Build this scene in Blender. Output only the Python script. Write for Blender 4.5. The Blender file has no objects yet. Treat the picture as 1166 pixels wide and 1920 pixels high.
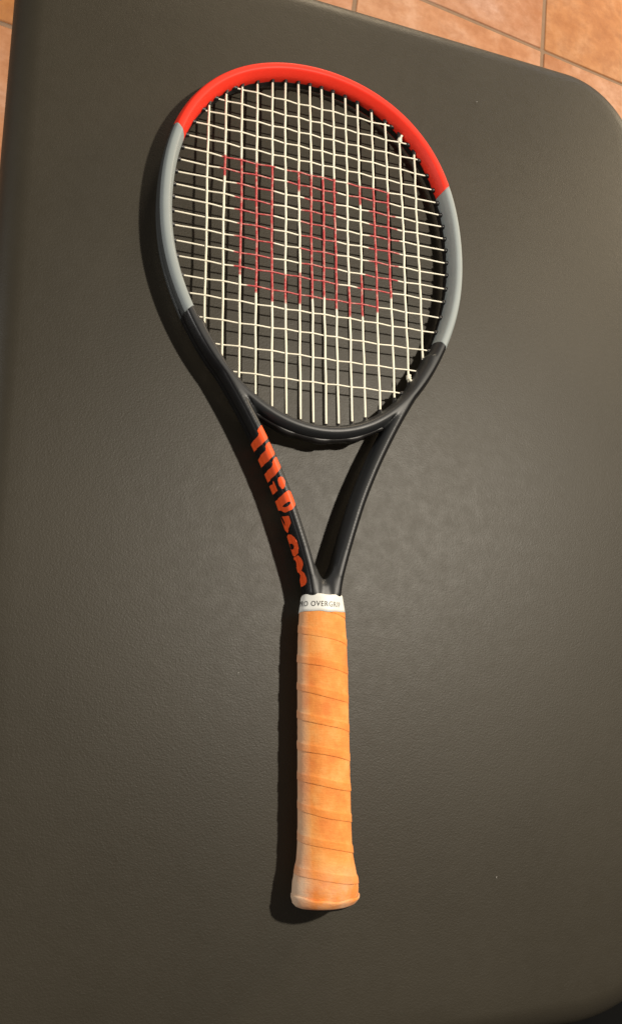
import bpy, bmesh, math, random
import numpy as np
from mathutils import Vector, Matrix
from mathutils.bvhtree import BVHTree
from mathutils.geometry import delaunay_2d_cdt

random.seed(7)
scene = bpy.context.scene
COL = scene.collection

# ------------------------------------------------------------------ camera
cam_d = bpy.data.cameras.new("camera")
cam_d.sensor_fit = 'VERTICAL'
cam_d.sensor_height = 36.0
cam_d.lens = 28.885
cam_d.clip_start = 0.01
cam_d.clip_end = 60.0
cam = bpy.data.objects.new("camera", cam_d)
COL.objects.link(cam)
RX = Vector((0.9394, -0.0062, 0.3428)); DN = Vector((0.0698, -0.9754, -0.2089)); FW = Vector((0.3357, 0.2202, -0.9159))
RX.normalize(); FW = (FW - RX * FW.dot(RX)).normalized(); UP = RX.cross(FW)
cam.matrix_world = Matrix(((RX.x, UP.x, -FW.x, -0.2234), (RX.y, UP.y, -FW.y, 0.1423), (RX.z, UP.z, -FW.z, 0.6038), (0, 0, 0, 1)))
scene.camera = cam

# ------------------------------------------------------------------ light
scene.view_settings.view_transform = 'Standard'
scene.view_settings.look = 'None'
scene.view_settings.exposure = 0.0
scene.view_settings.gamma = 1.0
world = bpy.data.worlds.new("World")
scene.world = world
world.use_nodes = True
bg = world.node_tree.nodes["Background"]
bg.inputs[0].default_value = (1.0, 0.86, 0.78, 1)
bg.inputs[1].default_value = 0.13


def lamp(name, kind, loc, power, color, size, target=None):
    d = bpy.data.lights.new(name, kind)
    d.energy = power
    d.color = color
    if kind == 'AREA':
        d.shape = 'DISK'
        d.size = size
    else:
        d.shadow_soft_size = size
    o = bpy.data.objects.new(name, d)
    COL.objects.link(o)
    o.location = loc
    if target:
        o.rotation_euler = (Vector(target) - Vector(loc)).to_track_quat('-Z', 'Y').to_euler()
    return o


lamp("reading_lamp", 'POINT', (0.55, 0.53, 1.22), 94.0, (1.0, 0.91, 0.77), 0.030)
lamp("floor_fill_far", 'AREA', (0.6, 3.1, 0.55), 23.0, (1.0, 0.81, 0.56), 0.5, (0.1, 1.5, -0.65))  # added fill from beyond the table to brighten the tiles, no known source
lamp("floor_fill_right", 'AREA', (2.3, 2.1, 0.70), 36.0, (1.0, 0.81, 0.56), 0.5, (0.5, 1.4, -0.65))  # second added fill, low at the right, lifts the floor without edge glare
lamp("side_window", 'AREA', (-1.75, 0.42, 0.48), 11.0, (1.0, 0.97, 0.92), 0.45, (0.0, 0.4, 0.0))
lamp("window_light", 'AREA', (1.9, 3.5, 0.9), 5.0, (0.85, 0.87, 1.0), 0.7, (0.7, 1.5, -0.65))


# ------------------------------------------------------------------ helpers
def tag(o, label=None, cat=None, group=None, kind=None):
    if label: o["label"] = label
    if cat: o["category"] = cat
    if group: o["group"] = group
    if kind: o["kind"] = kind
    return o


def link(name, me, parent=None, loc=None):
    o = bpy.data.objects.new(name, me)
    COL.objects.link(o)
    if parent: o.parent = parent
    if loc: o.location = loc
    return o


def mesh(name, verts, faces, mats=(), smooth=True):
    me = bpy.data.meshes.new(name)
    me.from_pydata([tuple(v) for v in verts], [], faces)
    for m in mats: me.materials.append(m)
    if smooth: me.polygons.foreach_set("use_smooth", [True] * len(me.polygons))
    me.update()
    return me


class Nodes:
    def __init__(self, name):
        self.m = bpy.data.materials.new(name)
        self.m.use_nodes = True
        self.t = self.m.node_tree
        self.b = self.t.nodes["Principled BSDF"]

    def n(self, typ, **kw):
        nd = self.t.nodes.new(typ)
        for k, v in kw.items():
            if k.startswith("i_"):
                nd.inputs[k[2:].replace("_", " ")].default_value = v
            else:
                setattr(nd, k, v)
        return nd

    def l(self, a, b): self.t.links.new(a, b)

    def noise(self, scale, detail=4, rough=0.55, vec=None, dim='3D'):
        nd = self.n("ShaderNodeTexNoise")
        nd.inputs["Scale"].default_value = scale
        nd.inputs["Detail"].default_value = detail
        nd.inputs["Roughness"].default_value = rough
        if vec is not None: self.l(vec, nd.inputs["Vector"])
        return nd.outputs["Fac"]

    def coord(self, which="Object"):
        return self.n("ShaderNodeTexCoord").outputs[which]

    def ramp(self, fac, stops):
        r = self.n("ShaderNodeValToRGB")
        el = r.color_ramp.elements
        while len(el) < len(stops): el.new(0.5)
        for e, (p, c) in zip(el, stops):
            e.position = p
            e.color = c if len(c) == 4 else (*c, 1)
        self.l(fac, r.inputs[0])
        return r.outputs["Color"]

    def mix(self, fac, a, b, typ='MIX'):
        nd = self.n("ShaderNodeMix", data_type='RGBA', blend_type=typ)
        for sock, v in ((nd.inputs[0], fac), (nd.inputs[6], a), (nd.inputs[7], b)):
            if isinstance(v, bpy.types.NodeSocket): self.l(v, sock)
            elif isinstance(v, (int, float)): sock.default_value = v
            else: sock.default_value = (*v, 1)
        return nd.outputs[2]

    def math(self, op, a, b=0.0, c=None):
        nd = self.n("ShaderNodeMath", operation=op)
        for i, v in enumerate((a, b) if c is None else (a, b, c)):
            if isinstance(v, bpy.types.NodeSocket): self.l(v, nd.inputs[i])
            else: nd.inputs[i].default_value = v
        return nd.outputs[0]

    def bump(self, h, strength, dist, prev=None):
        nd = self.n("ShaderNodeBump")
        nd.inputs["Strength"].default_value = strength
        nd.inputs["Distance"].default_value = dist
        self.l(h, nd.inputs["Height"])
        if prev is not None: self.l(prev, nd.inputs["Normal"])
        return nd.outputs[0]

    def set(self, **kw):
        for k, v in kw.items():
            s = self.b.inputs[k.replace("_", " ")]
            if isinstance(v, bpy.types.NodeSocket): self.l(v, s)
            elif isinstance(v, tuple) and len(v) == 3: s.default_value = (*v, 1)
            else: s.default_value = v
        return self.m


# ------------------------------------------------------------------ materials
def vinyl():
    k = Nodes("vinyl")
    co = k.coord()
    big = k.noise(5.0, 5, 0.6, co)
    mid = k.noise(85.0, 7, 0.68, co)
    fine = k.noise(620.0, 3, 0.6, co)
    crease = k.n("ShaderNodeTexVoronoi", feature='DISTANCE_TO_EDGE')
    crease.inputs["Scale"].default_value = 620.0
    k.l(co, crease.inputs["Vector"])
    c = k.ramp(big, [(0.3, (0.0325, 0.0280, 0.0188)), (0.7, (0.0392, 0.0338, 0.0228))])
    c = k.mix(k.math('MULTIPLY', fine, 0.35), c, (0.022, 0.018, 0.0115))
    rough = k.math('ADD', k.math('MULTIPLY', mid, 0.18), k.math('MULTIPLY', big, 0.12))
    rough = k.math('ADD', rough, 0.34)
    n1 = k.bump(mid, 0.06, 0.002)
    n2 = k.bump(fine, 0.30, 0.0005, n1)
    n3 = k.bump(crease.outputs["Distance"], 0.14, 0.0006, n2)
    return k.set(Base_Color=c, Roughness=rough, Normal=n3, Specular_IOR_Level=0.36)


def paint(name, col, rough, coat=0.0, var=0.06, bump=0.02, spec=0.5):
    k = Nodes(name)
    co = k.coord()
    n = k.noise(60.0, 4, 0.6, co)
    dark = tuple(x * (1 - var * 2) for x in col)
    c = k.mix(n, dark, tuple(min(1, x * (1 + var)) for x in col))
    fine = k.noise(900.0, 3, 0.6, co)
    r = k.math('ADD', k.math('MULTIPLY', k.noise(140.0, 5, 0.7, co), 0.14), rough - 0.07)
    return k.set(Base_Color=c, Roughness=r, Normal=k.bump(fine, bump, 0.0004), Coat_Weight=coat, Coat_Roughness=0.12, Specular_IOR_Level=spec)


M_VINYL = vinyl()
M_RED = paint("red_paint", (0.88, 0.038, 0.018), 0.50, spec=0.25)
M_GREY = paint("grey_paint", (0.275, 0.31, 0.31), 0.52)
M_SLATE = paint("slate_paint", (0.050, 0.055, 0.056), 0.36)
M_BLACK = paint("black_paint", (0.0090, 0.0093, 0.0098), 0.42, 0.0, 0.1, 0.01, 0.40)
M_LOGO = paint("orange_logo_paint", (0.90, 0.105, 0.022), 0.45, 0.0, 0.04, spec=0.25)
def throat_mat():
    k = Nodes("black_and_charcoal_paint")
    co = k.coord()
    a = k.n("ShaderNodeAttribute", attribute_name="charcoal")
    n = k.noise(140.0, 5, 0.7, co)
    c = k.mix(a.outputs["Fac"], (0.0055, 0.0055, 0.006), (0.021, 0.0225, 0.024))
    r = k.math('ADD', k.math('MULTIPLY', a.outputs["Fac"], 0.11), k.math('ADD', k.math('MULTIPLY', n, 0.10), 0.27))
    return k.set(Base_Color=c, Roughness=r, Specular_IOR_Level=0.4)


M_THROAT = throat_mat()
M_RUBBER = paint("black_nylon", (0.012, 0.011, 0.011), 0.45, 0.0, 0.2)
M_DEEP = paint("gap_shade_black", (0.004, 0.004, 0.004), 0.8, spec=0.1)  # near-black for the sheet that darkens the cushion gap
M_FRAME = paint("black_frame_lacquer", (0.012, 0.011, 0.010), 0.5)
M_STEEL = paint("grey_leg_metal", (0.20, 0.19, 0.18), 0.4)
M_LINT = paint("white_lint", (0.50, 0.49, 0.46), 0.8)


def string_mat(name):
    k = Nodes(name)
    a = k.n("ShaderNodeAttribute", attribute_name="ink")
    co = k.coord()
    n = k.noise(260.0, 4, 0.7, co)
    wear = k.ramp(n, [(0.30, (0.60, 0.60, 0.60)), (0.52, (1, 1, 1))])
    f = k.math('MULTIPLY', a.outputs["Fac"], wear)
    base = k.mix(k.noise(30.0, 3, 0.6, co), (0.82, 0.77, 0.61), (0.90, 0.87, 0.74))
    c = k.mix(f, base, (0.50, 0.062, 0.066))
    return k.set(Base_Color=c, Roughness=0.42, Specular_IOR_Level=0.4)


M_STRING = string_mat("cream_string")


def grip_mat():
    k = Nodes("orange_overgrip")
    co = k.coord()
    xyz = k.n("ShaderNodeSeparateXYZ"); k.l(co, xyz.inputs[0])
    blot = k.noise(55.0, 5, 0.62, co)
    fine = k.noise(520.0, 4, 0.65, co)
    mp = k.n("ShaderNodeMapping"); mp.inputs["Scale"].default_value = (1, 5, 1); k.l(co, mp.inputs[0])
    streak = k.noise(160.0, 4, 0.6, mp.outputs[0])
    c = k.ramp(blot, [(0.32, (0.72, 0.195, 0.036)), (0.50, (0.81, 0.275, 0.055)), (0.66, (0.84, 0.37, 0.105))])
    c = k.mix(k.math('MULTIPLY', fine, 0.28), c, (0.90, 0.42, 0.13))
    # cool side light painted grey on left flank; worn, greyed film round flared butt
    m = k.n("ShaderNodeMapRange"); k.l(xyz.outputs[0], m.inputs[0])
    m.inputs[1].default_value = -0.0135; m.inputs[2].default_value = -0.0200; m.inputs[3].default_value = 0.0; m.inputs[4].default_value = 1.0
    fl = k.math('MULTIPLY', m.outputs[0], k.math('ADD', k.math('MULTIPLY', blot, 0.8), 0.25))
    m2 = k.n("ShaderNodeMapRange"); k.l(xyz.outputs[1], m2.inputs[0])
    m2.inputs[1].default_value = 0.030; m2.inputs[2].default_value = 0.004
    bt = k.math('MULTIPLY', m2.outputs[0], k.math('MULTIPLY', k.ramp(k.noise(38.0, 5, 0.6, co), [(0.42, (0, 0, 0)), (0.68, (1, 1, 1))]), 0.75))
    c = k.mix(k.math('MINIMUM', k.math('ADD', fl, bt), 0.9), c, (0.66, 0.50, 0.36))
    at = k.n("ShaderNodeAttribute", attribute_name="lap")
    c = k.mix(k.math('MULTIPLY', at.outputs["Fac"], 0.30), c, (0.80, 0.22, 0.03))
    nb = k.bump(fine, 0.40, 0.0006)
    nb = k.bump(blot, 0.25, 0.003, nb)
    nb = k.bump(streak, 0.34, 0.0008, nb)
    return k.set(Base_Color=c, Roughness=0.72, Normal=nb, Specular_IOR_Level=0.25, Sheen_Weight=0.12)


M_GRIP = grip_mat()
M_BAND = paint("white_band", (0.80, 0.80, 0.75), 0.5, 0.0, 0.03)


def print_mat():
    k = Nodes("worn_black_print")
    co = k.coord()
    xyz = k.n("ShaderNodeSeparateXYZ"); k.l(co, xyz.inputs[0])
    m = k.n("ShaderNodeMapRange"); k.l(xyz.outputs[0], m.inputs[0])
    m.inputs[1].default_value = -0.006; m.inputs[2].default_value = 0.012
    n = k.noise(900.0, 3, 0.6, co)
    f = k.math('MULTIPLY', m.outputs[0], k.math('ADD', k.math('MULTIPLY', n, 0.6), 0.10))
    return k.set(Base_Color=k.mix(f, (0.02, 0.02, 0.02), (0.72, 0.71, 0.66)), Roughness=0.6)


M_PRINT = print_mat()


def tile_mat():
    k = Nodes("terracotta")
    co = k.coord()
    inf = k.n("ShaderNodeObjectInfo")
    off = k.n("ShaderNodeVectorMath", operation='ADD'); k.l(co, off.inputs[0])
    sc = k.n("ShaderNodeVectorMath", operation='SCALE'); k.l(inf.outputs["Location"], sc.inputs[0]); sc.inputs["Scale"].default_value = 7.3
    k.l(sc.outputs[0], off.inputs[1])
    v = off.outputs[0]
    a = k.noise(7.0, 7, 0.66, v)
    b = k.noise(36.0, 5, 0.65, v)
    c1 = k.ramp(a, [(0.34, (0.40, 0.150, 0.042)), (0.5, (0.54, 0.235, 0.075)), (0.64, (0.62, 0.32, 0.135))])
    c2 = k.ramp(a, [(0.34, (0.44, 0.185, 0.085)), (0.5, (0.54, 0.285, 0.18)), (0.64, (0.60, 0.37, 0.29))])  # pinkish set puts the cool lavender glare into the tile colour
    c = k.mix(inf.outputs["Random"], c1, c2)
    c = k.mix(k.ramp(b, [(0.42, (0, 0, 0)), (0.66, (0.55, 0.55, 0.55))]), c, (0.36, 0.15, 0.065))
    r = k.math('ADD', k.math('MULTIPLY', b, 0.25), 0.42)
    return k.set(Base_Color=c, Roughness=r, Normal=k.bump(b, 0.25, 0.003), Specular_IOR_Level=0.35)


M_TILE = tile_mat()
M_GROUT = paint("grey_grout", (0.30, 0.20, 0.135), 0.9, 0.0, 0.12, 0.3)

# ------------------------------------------------------------------ floor
FZ = -0.65
bm = bmesh.new()
bmesh.ops.create_cube(bm, size=1.0, matrix=Matrix.Translation((0.4, 0.6, FZ - 0.0505)) @ Matrix.Diagonal((7.0, 7.0, 0.10, 1)))
me = bpy.data.meshes.new("floor"); bm.to_mesh(me); bm.free(); me.materials.append(M_GROUT)
floor = tag(link("floor", me), kind="structure")
TU, TV, GAP = 0.436, 0.407, 0.009
bm = bmesh.new()
bmesh.ops.create_cube(bm, size=1.0, matrix=Matrix.Diagonal((TU - GAP, TV - GAP, 0.012, 1)))
bmesh.ops.bevel(bm, geom=[e for e in bm.edges], offset=0.003, segments=2, affect='EDGES', profile=0.6)
tile_me = bpy.data.meshes.new("tile"); bm.to_mesh(tile_me); bm.free(); tile_me.materials.append(M_TILE)
tile_me.polygons.foreach_set("use_smooth", [True] * len(tile_me.polygons))
ang = math.radians(-7.2)
U = Vector((math.cos(ang), math.sin(ang), 0)); V = Vector((-U.y, U.x, 0))
ORI = Vector((0.7771, 1.509, FZ))           # a seam crossing
for i in range(-6, 7):
    for j in range(-6, 5):
        c = ORI + U * ((i + 0.5) * TU) + V * ((j + 0.5) * TV)
        if not (-2.6 < c.x < 3.4 and -2.4 < c.y < 3.6): continue
        o = link("tile", tile_me, floor, c - Vector((0, 0, 0.004)) + Vector((0, 0, random.uniform(-0.0006, 0.0006))))
        o.rotation_euler = (random.uniform(-.002, .002), random.uniform(-.002, .002), ang)


# ------------------------------------------------------------------ massage table
def rounded_outline(x0, x1, y0, y1, r):
    """r = radii at (x0,y0),(x1,y0),(x1,y1),(x0,y1); counter-clockwise with outward normals"""
    pts = []
    spec = [((x0, y0), (1, 1), 180), ((x1, y0), (-1, 1), 270), ((x1, y1), (-1, -1), 0), ((x0, y1), (1, -1), 90)]
    for (cx, cy), (sx, sy), a0 in spec:
        rr = r[len(pts) // 25]
        for k in range(25):
            a = math.radians(a0 + 90 * k / 24)
            pts.append((cx + sx * rr + rr * math.cos(a), cy + sy * rr + rr * math.sin(a), math.cos(a), math.sin(a)))
    # extra points on the straight runs
    out = []
    for i, p in enumerate(pts):
        out.append(p)
        q = pts[(i + 1) % len(pts)]
        d = math.hypot(q[0] - p[0], q[1] - p[1])
        n = int(d / 0.05)
        for k in range(1, n):
            t = k / n
            out.append((p[0] + (q[0] - p[0]) * t, p[1] + (q[1] - p[1]) * t, p[2], p[3]))
    return out


def cushion(outline, top, thick, rho):
    prof = []
    for k in range(11):
        a = math.radians(90 - 90 * k / 10)
        prof.append((-rho + rho * math.cos(a), top - rho + rho * math.sin(a)))
    prof += [(0.0008, top - rho - (thick - rho) * 0.5), (-0.001, top - thick + 0.004), (-0.006, top - thick)]
    prof = [(-rho - 0.012, top)] + prof
    V_, F_ = [], []
    n = len(outline)
    for (dx, z) in prof:
        for (x, y, nx, ny) in outline: V_.append((x + nx * dx, y + ny * dx, z))
    for r in range(len(prof) - 1):
        for i in range(n):
            a, b = r * n + i, r * n + (i + 1) % n
            F_.append((a, a + n, b + n, b))
    F_.append(tuple(range(n)))
    F_.append(tuple(reversed(range((len(prof) - 1) * n, len(prof) * n))))
    me = mesh("cushion", V_, F_, [M_VINYL])
    me.polygons[-1].use_smooth = False; me.polygons[-2].use_smooth = False
    return me


def box_me(name, x0, x1, y0, y1, z0, z1, mat, bev=0.002):
    bm = bmesh.new()
    bmesh.ops.create_cube(bm, size=1.0, matrix=Matrix.Translation(((x0 + x1) / 2, (y0 + y1) / 2, (z0 + z1) / 2)) @ Matrix.Diagonal((x1 - x0, y1 - y0, z1 - z0, 1)))
    bmesh.ops.bevel(bm, geom=list(bm.edges), offset=bev, segments=2, affect='EDGES')
    me = bpy.data.meshes.new(name); bm.to_mesh(me); bm.free(); me.materials.append(mat)
    return me


table = tag(link("massage_table", None), "folding massage table with dark brown vinyl padding under the tennis racket", "table")
table.location = (0.06, 0.35, FZ + 0.002)
TI = Vector(table.location)


def tpart(name, me):
    me.transform(Matrix.Translation(-TI))
    return link(name, me, table)


tpart("cushion", cushion(rounded_outline(-0.2555, 0.382, -0.1165, 0.7955, (0.06, 0.165, 0.09, 0.07)), 0.0, 0.062, 0.025))
tpart("cushion", cushion(rounded_outline(-0.2555, 0.382, -1.030, -0.215, (0.09, 0.09, 0.06, 0.06)), -0.003, 0.062, 0.025))
for y0, y1 in ((-0.098, 0.765), (-1.00, -0.235)):
    tpart("frame_rail", box_me("frame_rail", -0.240, -0.215, y0, y1, -0.150, -0.0625, M_FRAME))
    tpart("frame_rail", box_me("frame_rail", 0.335, 0.360, y0, y1, -0.150, -0.0625, M_FRAME))
    tpart("cross_rail", box_me("cross_rail", -0.2145, 0.3345, y0 + 0.03, y0 + 0.055, -0.148, -0.063, M_FRAME))
    tpart("cross_rail", box_me("cross_rail", -0.2145, 0.3345, y1 - 0.055, y1 - 0.03, -0.148, -0.063, M_FRAME))
tpart("gap_shade_sheet", box_me("gap_shade_sheet", -0.236, 0.392, -0.232, -0.070, -0.061, -0.050, M_DEEP, 0.004))  # added dark sheet, stands in for the shade in the gap between cushions
for x in (-0.2135, 0.3095):
    for y in (0.66, -0.90):
        tpart("leg", box_me("leg", x, x + 0.024, y, y + 0.04, FZ + 0.003, -0.0645, M_STEEL))

# ------------------------------------------------------------------ racket: reference numbers (metres, racket frame, butt at y = 0)
MX = [0.0055, 0.0164, 0.0283, 0.0402, 0.0538, 0.0674, 0.0813, 0.0958]
MT = [0.6730, 0.6720, 0.6702, 0.6664, 0.6620, 0.6545, 0.6439, 0.6257]
MB = [0.3586, 0.3598, 0.3624, 0.3670, 0.3759, 0.3876, 0.4046, 0.4255]
CY = [0.6518, 0.6369, 0.6229, 0.6089, 0.5951, 0.5825, 0.5709, 0.5592, 0.5471, 0.5355, 0.5231, 0.5106, 0.4968, 0.4837, 0.4681, 0.4531, 0.4345, 0.4139, 0.3921]
CWR = [0.0754, 0.0913, 0.1012, 0.1091, 0.1134, 0.1176, 0.1212, 0.1217, 0.1238, 0.1242, 0.1244, 0.1232, 0.1220, 0.1193, 0.1161, 0.1105, 0.1022, 0.0914, 0.0741]
CWL = [0.0729, 0.0880, 0.0979, 0.1070, 0.1114, 0.1161, 0.1186, 0.1205, 0.1215, 0.1226, 0.1224, 0.1207, 0.1193, 0.1175, 0.1131, 0.1085, 0.0993, 0.0867, 0.0710]
YC = 0.512
pts = []
for x, t, b in zip(MX, MT, MB): pts += [(x, t + 0.0015), (x, b - 0.0035)]
for y, a, b in zip(CY, CWR, CWL): pts.append((0.6 * a + 0.4 * b + 0.0012, y))
pts = np.array(pts)
th = np.arctan2(pts[:, 1] - YC, pts[:, 0]); rr = np.hypot(pts[:, 0], pts[:, 1] - YC)
K = 7
ph = th - math.pi / 2
A = np.stack([np.cos(k * ph) for k in range(K)], 1)
coef = np.linalg.lstsq(A, rr, rcond=None)[0]


def inner_r(theta):
    p = np.asarray(theta) - math.pi / 2
    return sum(coef[k] * np.cos(k * p) for k in range(K))


THICK = 0.0118
NST = 720
TH = np.linspace(-math.pi / 2, 1.5 * math.pi, NST + 1)     # from bottom counter-clockwise back to bottom
_r = inner_r(TH)
PIN = np.stack([_r * np.cos(TH), YC + _r * np.sin(TH)], 1)
tan = np.gradient(PIN, axis=0)
tan[0] = tan[-1] = (PIN[1] - PIN[-2])
tan /= np.linalg.norm(tan, axis=1)[:, None]
NRM = np.stack([tan[:, 1], -tan[:, 0]], 1)                    # outward (ccw)
PC = PIN + NRM * THICK / 2

# half-section of the beam (u outwards, v up); facets with tight roundings
SEC = [(-5.9, 0.0), (-5.9, 3.0), (-5.6, 5.0), (-4.6, 7.6), (-3.4, 10.2), (-2.9, 11.0), (-2.3, 11.6), (-1.6, 11.9), (0.0, 12.1), (1.7, 12.0), (2.4, 11.7), (3.0, 11.1),
       (4.6, 8.2), (5.5, 5.6), (5.8, 4.2), (5.9, 2.6), (5.6, 1.8), (5.2, 1.3), (5.1, 0.0)]


def full_section(scale=1.0):
    up = [(u * 0.001 * scale, v * 0.001 * scale) for u, v in SEC]
    lo = [(u, -v) for u, v in reversed(up[1:-1])]
    return up + lo


def sweep(centers, normals, sec, closed=False, shear0=0.0, shear1=0.0, caps=True, scl=None, vscl=None):
    """sweep the section (u along normal, v up) along a planar path; shear slants the two ends"""
    n = len(sec); m = len(centers)
    V_, F_ = [], []
    tang = np.gradient(np.asarray(centers), axis=0)
    tang /= np.linalg.norm(tang, axis=1)[:, None]
    for i in range(m):
        w0 = max(0.0, 1 - i / 12.0); w1 = max(0.0, 1 - (m - 1 - i) / 12.0)
        for (u, v) in sec:
            sh = shear0 * w0 * u + shear1 * w1 * u
            k_ = 1.0 if scl is None else scl[i]
            p = centers[i] + normals[i] * (u * k_) + tang[i] * sh
            V_.append((p[0], p[1], v * k_ * (1.0 if vscl is None else vscl[i])))
    for i in range(m - 1):
        for k in range(n):
            a, b = i * n + k, i * n + (k + 1) % n
            F_.append((a, b, b + n, a + n))
    if caps:
        F_.append(tuple(reversed(range(n))))
        F_.append(tuple(range((m - 1) * n, m * n)))
    return V_, F_


def fix_normals(me):
    bm = bmesh.new(); bm.from_mesh(me)
    bmesh.ops.recalc_face_normals(bm, faces=bm.faces)
    bm.to_mesh(me); bm.free()


def idx_at(y, side):
    """station index where the hoop centre line reaches height y on the given side (+1 right, -1 left)"""
    best = None
    for i in range(len(PC)):
        if PC[i, 0] * side <= 0: continue
        d = abs(PC[i, 1] - y)
        if best is None or d < best[0]: best = (d, i)
    return best[1]


racket = tag(link("tennis_racket", None), "tennis racket with red, grey and black frame and orange wrapped handle", "tennis racket")
TILT = math.atan2(0.0055, 0.686)
racket.location = (0, 0, 0.0187)
racket.rotation_euler = (-TILT, 0, 0)
IR_T, IL_T = idx_at(0.592, 1), idx_at(0.5935, -1)
IR_B, IL_B = idx_at(0.4375, 1), idx_at(0.4355, -1)


def hoop_part(name, i0, i1, mat, sh0, sh1, scale=1.0):
    V_, F_ = sweep(PC[i0:i1 + 1], NRM[i0:i1 + 1], full_section(scale), shear0=sh0, shear1=sh1)
    me = mesh(name, V_, F_, [mat, M_SLATE]); fix_normals(me)
    if mat is M_GREY:          # the outer flank of the grey zone is painted a darker slate
        ns = len(full_section())
        sec_u = [u for u, v in full_section()]
        for p in me.polygons:
            if len(p.vertices) == 4 and min(sec_u[q % ns] for q in p.vertices) > 0.0044: p.material_index = 1
    me.polygons.foreach_set("use_smooth", [len(p.vertices) == 4 for p in me.polygons])
    return link(name, me, racket)


SH = 0.55
red = hoop_part("red_hoop_section", IR_T, IL_T, M_RED, SH, -SH)
hoop_part("grey_hoop_section", IR_B, IR_T, M_GREY, -0.3, SH, 1.0)
hoop_part("grey_hoop_section", IL_T, IL_B, M_GREY, -SH, 0.3, 1.0)

# nylon grommet strip lining the inner wall below the string holes
V_, F_ = [], []
ring = list(range(idx_at(0.437, 1), idx_at(0.437, -1) + 1))
for q, i in enumerate(ring):
    lip = 0.0007 * max(0.0, math.sin(q * 0.52)) ** 0.7
    for (u, v) in [(-0.0052, -0.0074), (-0.0052, -0.0018), (-0.0062, -0.0018 + lip), (-0.0062, -0.0072)]:
        p = PC[i] + NRM[i] * u
        V_.append((p[0], p[1], v))
for q in range(len(ring) - 1):
    for k in range(4):
        a, b = q * 4 + k, q * 4 + (k + 1) % 4
        F_.append((a, b, b + 4, a + 4))
F_ += [(0, 1, 2, 3), tuple(range(len(ring) * 4 - 4, len(ring) * 4))]
me = mesh("inner_strip", V_, F_, [M_RUBBER], False); fix_normals(me); link("inner_strip", me, racket)

# nylon bumper strip let into the outer groove round the tip
i0, i1 = idx_at(0.60, 1), idx_at(0.60, -1)
V_, F_ = sweep(PC[i0:i1 + 1], NRM[i0:i1 + 1], [(0.0046, -0.0012), (0.0046, 0.0012), (0.0057, 0.0010), (0.0057, -0.0010)])
me = mesh("bumper_strip", V_, F_, [M_RUBBER], False); fix_normals(me); link("bumper_strip", me, racket)

# ------------------------------------------------------------------ throat: bridge arc + two shafts + stub, fused
XO_Y = [0.1900, 0.2080, 0.2222, 0.2406, 0.2650, 0.2933, 0.3228, 0.3500, 0.3703, 0.3936, 0.4080, 0.4227]
XO_X = [0.0138, 0.0138, 0.0143, 0.0190, 0.0268, 0.0366, 0.0496, 0.0636, 0.0752, 0.0900, 0.0990, 0.1085]
SH_Y = np.linspace(0.2165, 0.425, 110)
_p = np.interp(SH_Y, XO_Y, XO_X)
_p = np.convolve(np.pad(_p, 6, mode='edge'), np.ones(13) / 13, mode='valid')
SHW = 0.0059


def shaft_path(side):
    P = np.stack([_p, SH_Y], 1)
    t = np.gradient(P, axis=0); t /= np.linalg.norm(t, axis=1)[:, None]
    n = np.stack([t[:, 1], -t[:, 0]], 1)
    c = P - n * SHW
    c[:, 0] *= side; n[:, 0] *= side
    return c, n


parts_v, parts_f = [], []


def add_part(V_, F_):
    o = len(parts_v)
    parts_v.extend(V_); parts_f.extend([tuple(i + o for i in f) for f in F_])


NB = NST
OVL = 10
arc_idx = list(range(IL_B - OVL, NST)) + list(range(0, IR_B + OVL + 1))
narc = len(arc_idx)
V_, F_ = sweep(PC[arc_idx], NRM[arc_idx], full_section(), shear0=0.3, shear1=-0.3,
               scl=[0.93 + 0.07 * min(1, max(0, (min(i, narc - 1 - i) - 1) / 7)) for i in range(narc)])
bm_list = [(V_, F_)]
for side in (1, -1):
    c, n = shaft_path(side)
    bm_list.append(sweep(c, n, full_section(0.985), vscl=np.interp(SH_Y, [0.2165, 0.250], [0.88, 1.0])))
# rounded stub that runs into the handle
stub = [(0.0128 * math.copysign(abs(math.cos(a)) ** 0.6, math.cos(a)), 0.0112 * math.copysign(abs(math.sin(a)) ** 0.6, math.sin(a))) for a in np.linspace(0, 2 * math.pi, 33)[:-1]]
ys = np.linspace(0.188, 0.2262, 16)
bm_list.append(sweep(np.stack([0 * ys, ys], 1), np.stack([0 * ys + 1, 0 * ys], 1), stub, vscl=np.interp(ys, [0.188, 0.2165, 0.2262], [0.9, 0.9, 0.80])))
for k in range(-6, 7):       # web between the shafts with a concave, U-shaped edge
    d = k * 0.0013          # bars side by side, fused by the remesh
    yb = np.linspace(0.2145, 0.2300 + 170.0 * d * d, 10)
    hh = 0.0082 + 0.0028 * min(1, abs(k) / 5)
    bar = [(0.00115 * math.copysign(abs(math.cos(a)) ** 0.5, math.cos(a)), hh * math.copysign(abs(math.sin(a)) ** 0.5, math.sin(a))) for a in np.linspace(0, 2 * math.pi, 17)[:-1]]
    bm_list.append(sweep(np.stack([0 * yb + d, yb], 1), np.stack([0 * yb + 1, 0 * yb], 1), bar, vscl=np.interp(np.arange(10), [0, 6, 9], [1, 0.96, 0.80])))
bmx = bmesh.new()
for V_, F_ in bm_list:
    tmp = bpy.data.meshes.new("t"); tmp.from_pydata(V_, [], F_); fix_normals(tmp)
    bmx.from_mesh(tmp); bpy.data.meshes.remove(tmp)
throat_me = bpy.data.meshes.new("throat"); bmx.to_mesh(throat_me); bmx.free()
tmp_o = link("throat_raw", throat_me)
rm = tmp_o.modifiers.new("remesh", 'REMESH'); rm.mode = 'VOXEL'; rm.voxel_size = 0.00085
sm = tmp_o.modifiers.new("smooth", 'CORRECTIVE_SMOOTH') if False else tmp_o.modifiers.new("smooth", 'SMOOTH')
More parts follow.
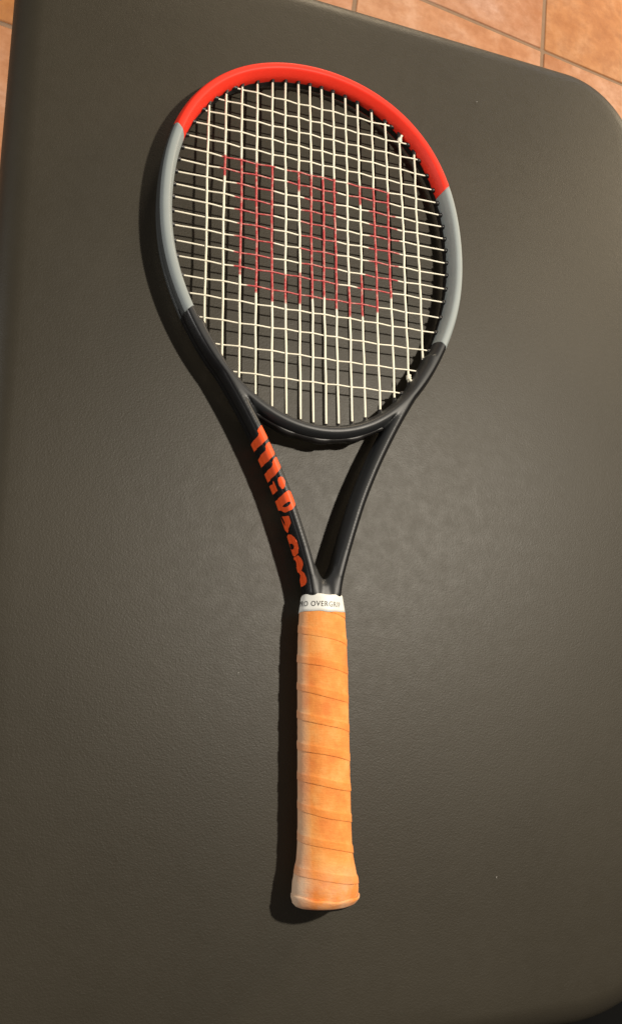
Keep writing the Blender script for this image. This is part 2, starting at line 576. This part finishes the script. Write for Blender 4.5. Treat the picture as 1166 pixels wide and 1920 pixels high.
sm.factor = 0.5; sm.iterations = 20
dg = bpy.context.evaluated_depsgraph_get(); dg.update()
new_me = bpy.data.meshes.new_from_object(tmp_o.evaluated_get(dg), depsgraph=dg)
bpy.data.objects.remove(tmp_o)
new_me.name = "throat"
new_me.materials.clear(); new_me.materials.append(M_THROAT)
_n = len(new_me.vertices)
_co = np.empty(_n * 3); new_me.vertices.foreach_get("co", _co); _co = _co.reshape(-1, 3)
_no = np.empty(_n * 3, dtype=np.float32); new_me.vertex_normals.foreach_get("vector", _no); _no = _no.reshape(-1, 3)
_sl = np.interp(_co[:, 1], SH_Y, np.gradient(_p, SH_Y))                      # outward direction of the shaft flank ...
_od = np.stack([np.sign(_co[:, 0]), -_sl], 1) / np.sqrt(1 + _sl ** 2)[:, None]
_hd = np.stack([_co[:, 0], _co[:, 1] - YC], 1); _hd /= np.linalg.norm(_hd, axis=1)[:, None]   # ... or of the hoop
_w = np.clip((_co[:, 1] - 0.39) / 0.03, 0, 1)[:, None]
_dir = _od * (1 - _w) + _hd * _w
_dot = (_no[:, :2] * _dir).sum(1)
_xo = np.interp(_co[:, 1], SH_Y, _p)
_bridge = (abs(_co[:, 0]) < _xo - 0.0135) & (_co[:, 1] > 0.30)                # the bridge is charcoal all round
_ch = np.clip((0.42 - _dot) / 0.16, 0, 1); _ch[_bridge] = 1.0
new_me.attributes.new("charcoal", 'FLOAT', 'POINT').data.foreach_set("value", _ch.astype(np.float32))
new_me.polygons.foreach_set("use_smooth", [True] * len(new_me.polygons))
throat = link("throat", new_me, racket)
_bm = bmesh.new(); _bm.from_mesh(new_me); THROAT_BVH = BVHTree.FromBMesh(_bm); _bm.free()

# grommet strip along the underside of the bridge, with scalloped bumps
i_c = 0
arc = list(range(NST - 58, NST)) + list(range(0, 59))
V_, F_ = [], []
for q, i in enumerate(arc):
    s = q / (len(arc) - 1)
    bumpo = 0.0010 * max(0.0, math.cos(s * 2 * math.pi * 6)) ** 0.5 if 0.04 < s < 0.96 else 0
    end = min(1.0, 10 * s, 10 * (1 - s))
    for (u, v) in [(0.0042, -0.0048), (0.0042, 0.0048), (0.0042 + (0.0026 + bumpo) * end, 0.0040), (0.0042 + (0.0030 + bumpo * 1.6) * end, 0.0), (0.0042 + (0.0026 + bumpo) * end, -0.0040)]:
        p = PC[i] + NRM[i] * u
        V_.append((p[0], p[1], v))
for q in range(len(arc) - 1):
    for k in range(5):
        a, b = q * 5 + k, q * 5 + (k + 1) % 5
        F_.append((a, b, b + 5, a + 5))
F_ += [tuple(range(5)), tuple(range((len(arc) - 1) * 5, len(arc) * 5))]
me = mesh("grommet_strip", V_, F_, [M_RUBBER]); fix_normals(me); link("grommet_strip", me, racket)


# ------------------------------------------------------------------ strings
def inner_y(x, top):
    seg = PIN[(PIN[:, 1] > YC)] if top else PIN[(PIN[:, 1] < YC)]
    return seg[np.argmin(abs(seg[:, 0] - x)), 1]


def inner_x(y, side):
    seg = PIN[(PIN[:, 0] * side > 0)]
    return seg[np.argmin(abs(seg[:, 1] - y)), 0]


INK_M = {2: [(0.5637, 0.5834)], 3: [(0.4763, 0.5838)], 4: [(0.4626, 0.5830)], 5: [(0.4573, 0.5827)], 6: [(0.4574, 0.4835)], 7: [(0.5640, 0.5832), (0.4590, 0.4876)], 8: [(0.4656, 0.5826)],
         9: [(0.4685, 0.5815)], 10: [(0.4596, 0.5835)], 11: [(0.4547, 0.4839)], 12: [(0.5631, 0.5821), (0.4567, 0.4965)], 13: [(0.4628, 0.5815)], 14: [(0.4782, 0.5819)]}
INK_C = {6: [(1.8, 5.2), (6.0, 10.1), (11.0, 14.1)], 7: [(1.7, 5.1), (6.1, 10.2), (11.0, 14.1)], 8: [(2.7, 5.1), (7.4, 10.1), (12.6, 14.5)], 9: [(2.6, 5.1), (7.2, 10.1), (12.6, 14.6)],
         10: [(2.6, 5.1), (7.1, 10.1), (12.6, 14.7)], 11: [(2.8, 5.1), (7.1, 10.1), (12.5, 14.7)], 12: [(2.6, 5.1), (7.0, 10.1), (12.5, 14.6)], 13: [(2.6, 5.1), (7.1, 10.1), (12.2, 14.5)],
         14: [(2.6, 10.2), (11.6, 14.1)], 15: [(3.4, 13.1)]}
XM = sorted([-x for x in MX] + MX)


def tube(path, radius, ink):
    m = len(path); n = 8
    V_, F_, I_ = [], [], []
    P = np.asarray(path)
    T = np.gradient(P, axis=0); T /= np.linalg.norm(T, axis=1)[:, None]
    for i in range(m):
        t = Vector(T[i]); a = t.cross(Vector((0, 0, 1))).normalized(); b = a.cross(t)
        for k in range(n):
            w = 2 * math.pi * k / n
            V_.append(Vector(P[i]) + a * (radius * math.cos(w)) + b * (radius * math.sin(w)))
            I_.append(ink[i])
    for i in range(m - 1):
        for k in range(n):
            a, b = i * n + k, i * n + (k + 1) % n
            F_.append((a, b, b + n, a + n))
    F_ += [tuple(range(n)), tuple(range((m - 1) * n, m * n))]
    return V_, F_, I_


def string(name, path, radius, ink):
    V_, F_, I_ = tube(path, radius, ink)
    me = mesh(name, V_, F_, [M_STRING]); fix_normals(me)
    at = me.attributes.new("ink", 'FLOAT', 'POINT')
    at.data.foreach_set("value", I_)
    return link(name, me, racket)


def edge_fade(v, ivs, w=0.0012):
    return max([min(1, max(0, (v - a) / w + .5)) * min(1, max(0, (b - v) / w + .5)) for a, b in ivs] + [0.0])


def weave(v, knots, amp, sign0):
    """height of a string at v: +-amp at each crossing, alternating"""
    if v <= knots[0]:
        return amp * sign0 * max(0.0, 1 - (knots[0] - v) / 0.02)
    if v >= knots[-1]:
        return amp * sign0 * (-1) ** (len(knots) - 1) * max(0.0, 1 - (v - knots[-1]) / 0.02)
    i = int(np.searchsorted(knots, v)) - 1
    t = (v - knots[i]) / (knots[i + 1] - knots[i])
    s = t * t * (3 - 2 * t)
    a, b = sign0 * (-1) ** i, sign0 * (-1) ** (i + 1)
    return amp * (a + (b - a) * s)


CYS = sorted(CY)
main_jit = [random.uniform(-.0003, .0003) for _ in range(16)]
ends = []           # (x, y, dx, dy) at each inner-wall hole
for mi, x in enumerate(XM):
    y0, y1 = inner_y(x, False), inner_y(x, True)
    ends += [(x, y1, 0, -1), (x, y0, 0, 1)]
    ys_ = np.arange(y0 - 0.003, y1 + 0.003, 0.0011)
    kn = [y for y in CYS if y0 < y < y1]
    first = CYS.index(kn[0])
    sg = 1 if (mi + first) % 2 == 0 else -1
    path, ink = [], []
    for y in ys_:
        z = weave(y, kn, 0.00035, sg)
        wob = 0.00035 * math.sin(y * 41 + mi * 2.1) * math.sin(math.pi * (y - y0) / (y1 - y0))
        path.append((x + wob + main_jit[mi] * math.sin(math.pi * (y - y0) / (y1 - y0)), y, z))
        ink.append(edge_fade(y, INK_M.get(mi + 1, [])))
    string("main_string", path, 0.00100, ink)
for ci, y in enumerate(CY):
    x0, x1 = inner_x(y, -1), inner_x(y, 1)
    ends += [(x0, y, 1, 0), (x1, y, -1, 0)]
    xs_ = np.arange(x0 - 0.003, x1 + 0.003, 0.0011)
    kn = [x for x in XM if x0 + 0.002 < x < x1 - 0.002]
    first = XM.index(kn[0])
    sg = -1 if (first + CYS.index(y)) % 2 == 0 else 1
    ivs = []
    for a, b in INK_C.get(ci + 1, []):
        ivs.append((np.interp(a, range(1, 17), XM), np.interp(b, range(1, 17), XM)))
    path, ink = [], []
    for x in xs_:
        z = weave(x, kn, 0.00055, sg)
        path.append((x, y + 0.00025 * math.sin(x * 55 + ci * 1.7), z))
        ink.append(edge_fade(x, ivs))
    string("cross_string", path, 0.00066, ink)

# grommet barrels: one mesh shared by all
bm = bmesh.new()
prof = [(0.00205, -0.003), (0.00205, 0.0006), (0.0019, 0.0014), (0.0018, 0.0022), (0.0016, 0.0026), (0.0008, 0.0026)]
rings = []
for r, z in prof:
    rings.append([bm.verts.new((r * math.cos(2 * math.pi * k / 12), r * math.sin(2 * math.pi * k / 12), z)) for k in range(12)])
for a, b in zip(rings, rings[1:]):
    for k in range(12): bm.faces.new((a[k], a[(k + 1) % 12], b[(k + 1) % 12], b[k]))
bm.faces.new(rings[-1])
grom_me = bpy.data.meshes.new("grommet"); bm.to_mesh(grom_me); bm.free(); grom_me.materials.append(M_RUBBER)
grom_me.polygons.foreach_set("use_smooth", [True] * len(grom_me.polygons))
for (x, y, dx, dy) in ends:
    o = link("grommet", grom_me, racket, (x, y, 0))
    o.rotation_euler = Vector((dx, dy, 0)).to_track_quat('Z', 'Y').to_euler()

# tie-off knots
def knot(x, y, up):
    V_, F_ = [], []
    path = []
    for k in range(40):
        t = k / 39
        a = t * 4.4 * math.pi
        path.append((x + 0.00115 * math.cos(a), y + up * (0.0042 * t - 0.001), 0.00115 * math.sin(a) + 0.0004))
    path += [(x + 0.0009, y + up * 0.0042, 0.0022), (x + 0.0013, y + up * 0.0052, 0.0030)]
    string("tie_off_knot", path, 0.0011, [0.0] * len(path))


knot(XM[14], inner_y(XM[14], True) - 0.0075, 1)
knot(XM[14], inner_y(XM[14], False) + 0.0080, -1)

# ------------------------------------------------------------------ handle
GP_Y = [0.0005, 0.003, 0.007, 0.011, 0.016, 0.022, 0.030, 0.040, 0.052, 0.070, 0.120, 0.165, 0.185, 0.198, 0.2065]
GP_A = [0.0200, 0.0232, 0.0246, 0.0248, 0.0242, 0.0230, 0.0213, 0.0204, 0.0201, 0.0200, 0.0198, 0.0196, 0.0192, 0.0184, 0.0178]
GP_B = [0.0150, 0.0172, 0.0182, 0.0184, 0.0180, 0.0172, 0.0163, 0.0157, 0.0154, 0.0153, 0.0152, 0.0150, 0.0147, 0.0142, 0.0137]


def octo(a, A_, B_):
    """softened octagon radius"""
    c, s = abs(math.cos(a)), abs(math.sin(a))
    p = 9.0
    k = 0.735
    f = ((c / A_) ** p + (s / B_) ** p + ((c / A_ + s / B_) * k) ** p) ** (1 / p)
    return 1.0 / f


PITCH = 0.0209
TS = [0.0, 0.00001, 0.0003, 0.0012, 0.003, 0.0044, 0.0050, 0.0056, 0.0062, 0.0078, 0.011, 0.0145, 0.018, PITCH]
HB = [0.0, 0.00040, 0.00050, 0.00048, 0.00044, 0.00048, 0.00044, 0.00022, 0.00006, 0.0, 0.0, 0.00003, 0.00004, 0.0]
NPH = 72
Y_START = -0.0196
turns = 12
V_, F_, LAP = [], [], []
nt = len(TS)


def seam_y(p):
    return Y_START + PITCH * p / (2 * math.pi) + 0.0005 * math.sin(p * 0.73 + 1.0) + 0.0003 * math.sin(p * 2.3)


for i in range(turns * NPH + 1):
    phi = 2 * math.pi * i / NPH
    for t, h in zip(TS, HB):
        y = seam_y(phi) + t / PITCH * (seam_y(phi + 2 * math.pi) - seam_y(phi))
        yc = min(max(y, 0.0005), 0.2062)
        ang_ = math.pi + phi        # turns so that seams drop to the right on the visible face
        A_, B_ = np.interp(yc, GP_Y, GP_A), np.interp(yc, GP_Y, GP_B)
        r = octo(ang_, A_, B_)
        puff = 0.00018 * math.sin(phi * 5.1 + t * 900) * (0.4 + 0.6 * math.sin(phi * 1.37))
        r += h * (0.85 + 0.3 * math.sin(phi * 0.9)) + puff * 0.6
        V_.append((r * math.cos(ang_), yc, r * math.sin(ang_)))
        LAP.append(1.0 if 0.00001 <= t <= 0.0052 else 0.0)
for i in range(turns * NPH):
    for k in range(nt - 1):
        a = i * nt + k
        ys4 = [V_[q][1] for q in (a, a + 1, a + nt, a + nt + 1)]
        if max(ys4) - min(ys4) < 1e-7: continue
        F_.append((a, a + 1, a + nt + 1, a + nt))
me = mesh("overgrip", V_, F_, [M_GRIP])
at = me.attributes.new("lap", 'FLOAT', 'POINT'); at.data.foreach_set("value", LAP)
bm = bmesh.new(); bm.from_mesh(me)
bmesh.ops.dissolve_degenerate(bm, dist=1e-6, edges=bm.edges)
bmesh.ops.delete(bm, geom=[v for v in bm.verts if not v.link_faces], context='VERTS')
bm.to_mesh(me); bm.free()
fix_normals(me)
overgrip = link("overgrip", me, racket)


def lathe_oct(name, prof, mat, nseg=64, cap0=False, cap1=False):
    V_, F_ = [], []
    for (y, A_, B_) in prof:
        for k in range(nseg):
            a = 2 * math.pi * k / nseg
            r = octo(a, A_, B_)
            V_.append((r * math.cos(a), y, r * math.sin(a)))
    for i in range(len(prof) - 1):
        for k in range(nseg):
            a, b = i * nseg + k, i * nseg + (k + 1) % nseg
            F_.append((a, b, b + nseg, a + nseg))
    if cap0: F_.append(tuple(range(nseg)))
    if cap1: F_.append(tuple(range((len(prof) - 1) * nseg, len(prof) * nseg)))
    me = mesh(name, V_, F_, [mat]); fix_normals(me)
    return link(name, me, racket)


# folded-over end of the wrap round the butt, and the butt cap itself
lathe_oct("butt_cap", [(-0.0022, 0.004, 0.004), (-0.0022, 0.0170, 0.0125), (-0.0010, 0.0190, 0.0142), (0.0008, 0.0202, 0.0152), (0.004, 0.0208, 0.0154)], M_RUBBER, cap0=True)
fold = lathe_oct("folded_wrap_end", [(0.0065, 0.0244, 0.0181), (0.0068, 0.0254, 0.0189), (0.0050, 0.0254, 0.0188), (0.0024, 0.0243, 0.0180), (0.0004, 0.0224, 0.0166), (-0.0006, 0.0200, 0.0148), (-0.0006, 0.0168, 0.0122)], M_GRIP)
for v in fold.data.vertices:
    if v.co.y > 0.003:
        a = math.atan2(v.co.z, v.co.x)
        v.co.y += 0.0030 * max(0.0, -math.cos(a)) ** 2 - 0.0014 + 0.0004 * math.sin(a * 7 + 1)

# white finishing band with lettering
BAND = [(0.2050, 0.0178, 0.0137), (0.2050, 0.0185, 0.0143), (0.2075, 0.0180, 0.0140), (0.2120, 0.0173, 0.0136), (0.2150, 0.0169, 0.0135), (0.2170, 0.0165, 0.0133), (0.2181, 0.0158, 0.0127), (0.2181, 0.0120, 0.0100)]
band = lathe_oct("finishing_band", BAND, M_BAND)
for v in band.data.vertices:
    a = math.atan2(v.co.z, v.co.x)
    v.co.y += 0.00035 * math.sin(a * 3 + 0.6) + 0.0002 * math.sin(a * 7)


def band_r(a, y):
    ys_ = [b[0] for b in BAND[1:7]]
    return octo(a, np.interp(y, ys_, [b[1] for b in BAND[1:7]]), np.interp(y, ys_, [b[2] for b in BAND[1:7]]))


# arc-length table over the upper side of the band, left (a = pi) to right (a = 0)
aa = np.linspace(math.pi * 1.15, -math.pi * 0.15, 600)
pp = np.array([(band_r(a, 0.2105) * math.cos(a), band_r(a, 0.2105) * math.sin(a)) for a in aa])
sl = np.concatenate([[0], np.cumsum(np.linalg.norm(np.diff(pp, axis=0), axis=1))])
mid = np.interp(0.0, pp[:, 0], sl)
fc = bpy.data.curves.new("lettering", 'FONT')
fc.body = "PRO OVERGRIP"; fc.size = 1.0; fc.resolution_u = 3; fc.align_x = 'CENTER'; fc.space_character = 1.16
fo = link("lettering_raw", fc)
dg = bpy.context.evaluated_depsgraph_get(); dg.update()
tme = bpy.data.meshes.new_from_object(fo.evaluated_get(dg), depsgraph=dg)
bpy.data.objects.remove(fo)
bm = bmesh.new(); bm.from_mesh(tme)
bmesh.ops.triangulate(bm, faces=bm.faces)
bmesh.ops.subdivide_edges(bm, edges=[e for e in bm.edges if e.calc_length() > 0.12], cuts=3)
bmesh.ops.triangulate(bm, faces=bm.faces)
xs_ = [v.co.x for v in bm.verts]; wid = max(xs_) - min(xs_); cx = (max(xs_) + min(xs_)) / 2
TXW, TXH = 0.0365, 0.0041
for v in bm.verts:
    s = mid - 0.0068 + (v.co.x - cx) / wid * TXW
    a = float(np.interp(s, sl, aa)); y = 0.2086 + v.co.y / 0.72 * TXH - 0.00055 * ((s - mid) / 0.02)
    r = band_r(a, y) + 0.00022
    v.co = (r * math.cos(a), y, r * math.sin(a))
bm.to_mesh(tme); bm.free()
tme.materials.clear(); tme.materials.append(M_PRINT); tme.name = "lettering"
link("lettering", tme, band)

# raised-looking printed lettering along the outer face of the left shaft (y in mm along the racket, angle in degrees round the beam)
LOGO = {
    "W": ([[(339.8, 78), (340.9, 85), (342.2, 100), (342.5, 111), (341.3, 114), (333.5, 112), (332.4, 103), (330.1, 71), (329.5, -49), (329.3, -92), (322.6, -92), (323.2, -36), (323.8, -7), (325.3, 74), (326.5, 78), (328.0, 79), (329.0, 86), (329.9, 99), (329.6, 106), (321.6, 107), (320.3, 99), (317.8, 67), (317.3, -29), (317.0, -92), (311.6, -92), (312.0, -34), (312.3, 9), (312.9, 63), (313.6, 73), (314.8, 78), (315.9, 78), (317.3, 86), (318.6, 99), (318.4, 107), (311.3, 107), (310.0, 99), (306.9, 71), (305.7, -14), (305.4, -88), (308.0, -106), (326.0, -108), (333.8, -98), (335.0, -40), (335.6, -14), (335.8, 53), (336.6, 73), (337.7, 78)]], []),
    "i": ([[(302.8, -17), (302.2, 31), (303.7, 42), (304.1, 48), (303.0, 51), (296.4, 51), (296.1, -27), (296.6, -66), (302.6, -66)],
           [(302.9, 71), (304.3, 77), (304.6, 85), (303.7, 94), (300.8, 97), (297.4, 89), (295.9, 80), (296.2, 73), (299.4, 68)]], []),
    "l": ([[(291.0, -11), (291.8, 58), (293.1, 82), (293.7, 95), (292.6, 105), (286.5, 109), (283.3, 107), (282.0, 100), (279.9, 83), (279.7, 52), (283.0, -10), (284.6, -66), (291.0, -66)]],
          [[(284.7, 42), (285.6, 63), (286.1, 81), (285.6, 88), (284.3, 85), (283.2, 74), (283.4, 58)]]),
    "s": ([[(278.6, -21), (276.7, 63), (274.0, 64), (271.2, 63), (269.3, 47), (265.8, -15), (267.4, -30), (272.0, -66), (277.0, -68), (279.0, -46), (275.0, -34), (272.0, -24), (270.9, -20), (273.8, -9), (276.4, -14)]], []),
    "o": ([[(264.6, -16), (263.4, 39), (260.7, 57), (256.8, 64), (252.8, 62), (249.0, 51), (248.2, 30), (247.8, -20), (249.5, -50), (254.0, -68), (260.0, -64), (263.6, -46)]],
          [[(258.0, -36), (257.6, -12), (256.9, 8), (255.0, 35), (253.6, 11), (253.0, -22), (254.4, -46)]]),
    "n": ([[(247.5, 44), (245.1, 57), (241.9, 62), (239.8, 60), (237.5, 47), (236.2, 34), (233.8, 53), (230.0, 59), (227.0, 56), (225.2, 39), (224.9, -45), (225.3, -62), (229.4, -62), (229.2, -44), (231.6, -22), (233.4, -12), (235.6, -24), (236.4, -62), (240.2, -62), (240.0, -33), (243.0, -20), (245.2, -26), (246.0, -62), (247.4, -62)]], []),
}
# perimeter coordinate of the section as a function of angle, so that letter edges run straight over the beam
_sec = np.array(full_section(0.985)[1:] + full_section(0.985)[:1])
_ang = np.degrees(np.arctan2(_sec[:, 1], _sec[:, 0]))
_o = np.argsort(_ang); _sa = _ang[_o]; _sp = _sec[_o]
_q = np.concatenate([[0], np.cumsum(np.linalg.norm(np.diff(_sp, axis=0), axis=1))])


def a2q(a): return float(np.interp(a, _sa, _q))


def q2a(q): return float(np.interp(q, _q, _sa))


def inside(x, y, poly):
    r = False
    for (x0, y0), (x1, y1) in zip(poly, poly[1:] + poly[:1]):
        if (y0 > y) != (y1 > y) and x < (x1 - x0) * (y - y0) / (y1 - y0) + x0: r = not r
    return r


def on_shaft(ymm, q):
    y = ymm * 0.001
    t = float(np.interp(y, SH_Y, np.gradient(_p, SH_Y)))
    n = Vector((1, -t, 0)).normalized()
    c = Vector((float(np.interp(y, SH_Y, _p)), y, 0)) - n * SHW
    n.x *= -1; c.x *= -1
    a = math.radians(q2a(q))
    d = n * math.cos(a) + Vector((0, 0, math.sin(a)))
    h = THROAT_BVH.ray_cast(c + d * 0.03, -d, 0.03)
    p = h[0] if h[0] is not None else c + d * 0.006
    nn = h[1] if h[0] is not None else d
    return p + d * 0.00012


def densify(poly, st=0.7):
    out = []
    for (x0, y0), (x1, y1) in zip(poly, poly[1:] + poly[:1]):
        n = max(1, int(math.hypot(x1 - x0, (y1 - y0)) / st))
        out += [(x0 + (x1 - x0) * k / n, y0 + (y1 - y0) * k / n) for k in range(n)]
    return out


for nm, (outs, holes) in LOGO.items():
    V_, F_ = [], []
    for oi, poly in enumerate(outs):
        pq = densify([(y, a2q(a) * 1000) for y, a in poly])
        hs = [densify([(y, a2q(a) * 1000) for y, a in h]) for h in holes] if oi == 0 else []
        vs, es = [], []
        for loop in [pq] + hs:
            b = len(vs)
            vs += [Vector(v) for v in loop]
            es += [(b + k, b + (k + 1) % len(loop)) for k in range(len(loop))]
        xs_ = [v[0] for v in pq]; qs_ = [v[1] for v in pq]
        for gx in np.arange(min(xs_), max(xs_), 1.0):
            for gq in np.arange(min(qs_), max(qs_), 1.0):
                if inside(gx, gq, pq) and not any(inside(gx, gq, h) for h in hs): vs.append(Vector((gx, gq)))
        rv, re_, rf, *_r2 = delaunay_2d_cdt(vs, es, [], 0, 1e-5)
        b = len(V_)
        V_ += [on_shaft(v[0], v[1] * 0.001) for v in rv]
        for f_ in rf:
            cx = sum(rv[i][0] for i in f_) / 3; cq = sum(rv[i][1] for i in f_) / 3
            if inside(cx, cq, pq) and not any(inside(cx, cq, h) for h in hs): F_.append(tuple(i + b for i in f_))
    me = mesh("letter", V_, F_, [M_LOGO]); fix_normals(me)
    link("letter", me, throat)

# ------------------------------------------------------------------ dust on the vinyl
def lint(label, x, y, length, rot, bend):
    path = [(length * (t - .5), bend * math.sin(t * math.pi), 0.0004 + 0.0003 * math.sin(t * 7)) for t in np.linspace(0, 1, 9)]
    V_, F_, _i = tube(path, 0.00018, [0] * 9)
    me = mesh("lint_fibre", V_, F_, [M_LINT]); fix_normals(me)
    o = tag(link("lint_fibre", me, None, (x, y, 0.0002)), label, "lint", "specks of lint on the vinyl")
    o.rotation_euler.z = rot


lint("tiny white speck of lint on the vinyl left of the racket handle", -0.0605, 0.1604, 0.0009, 0.3, 0.0002)
lint("tiny pale curled fibre on the vinyl right of the butt end", 0.1514, 0.0030, 0.0012, 1.3, 0.0004)
lint("tiny white speck on the vinyl right of the red hoop tip", 0.1748, 0.7156, 0.0014, 0.9, 0.0003)
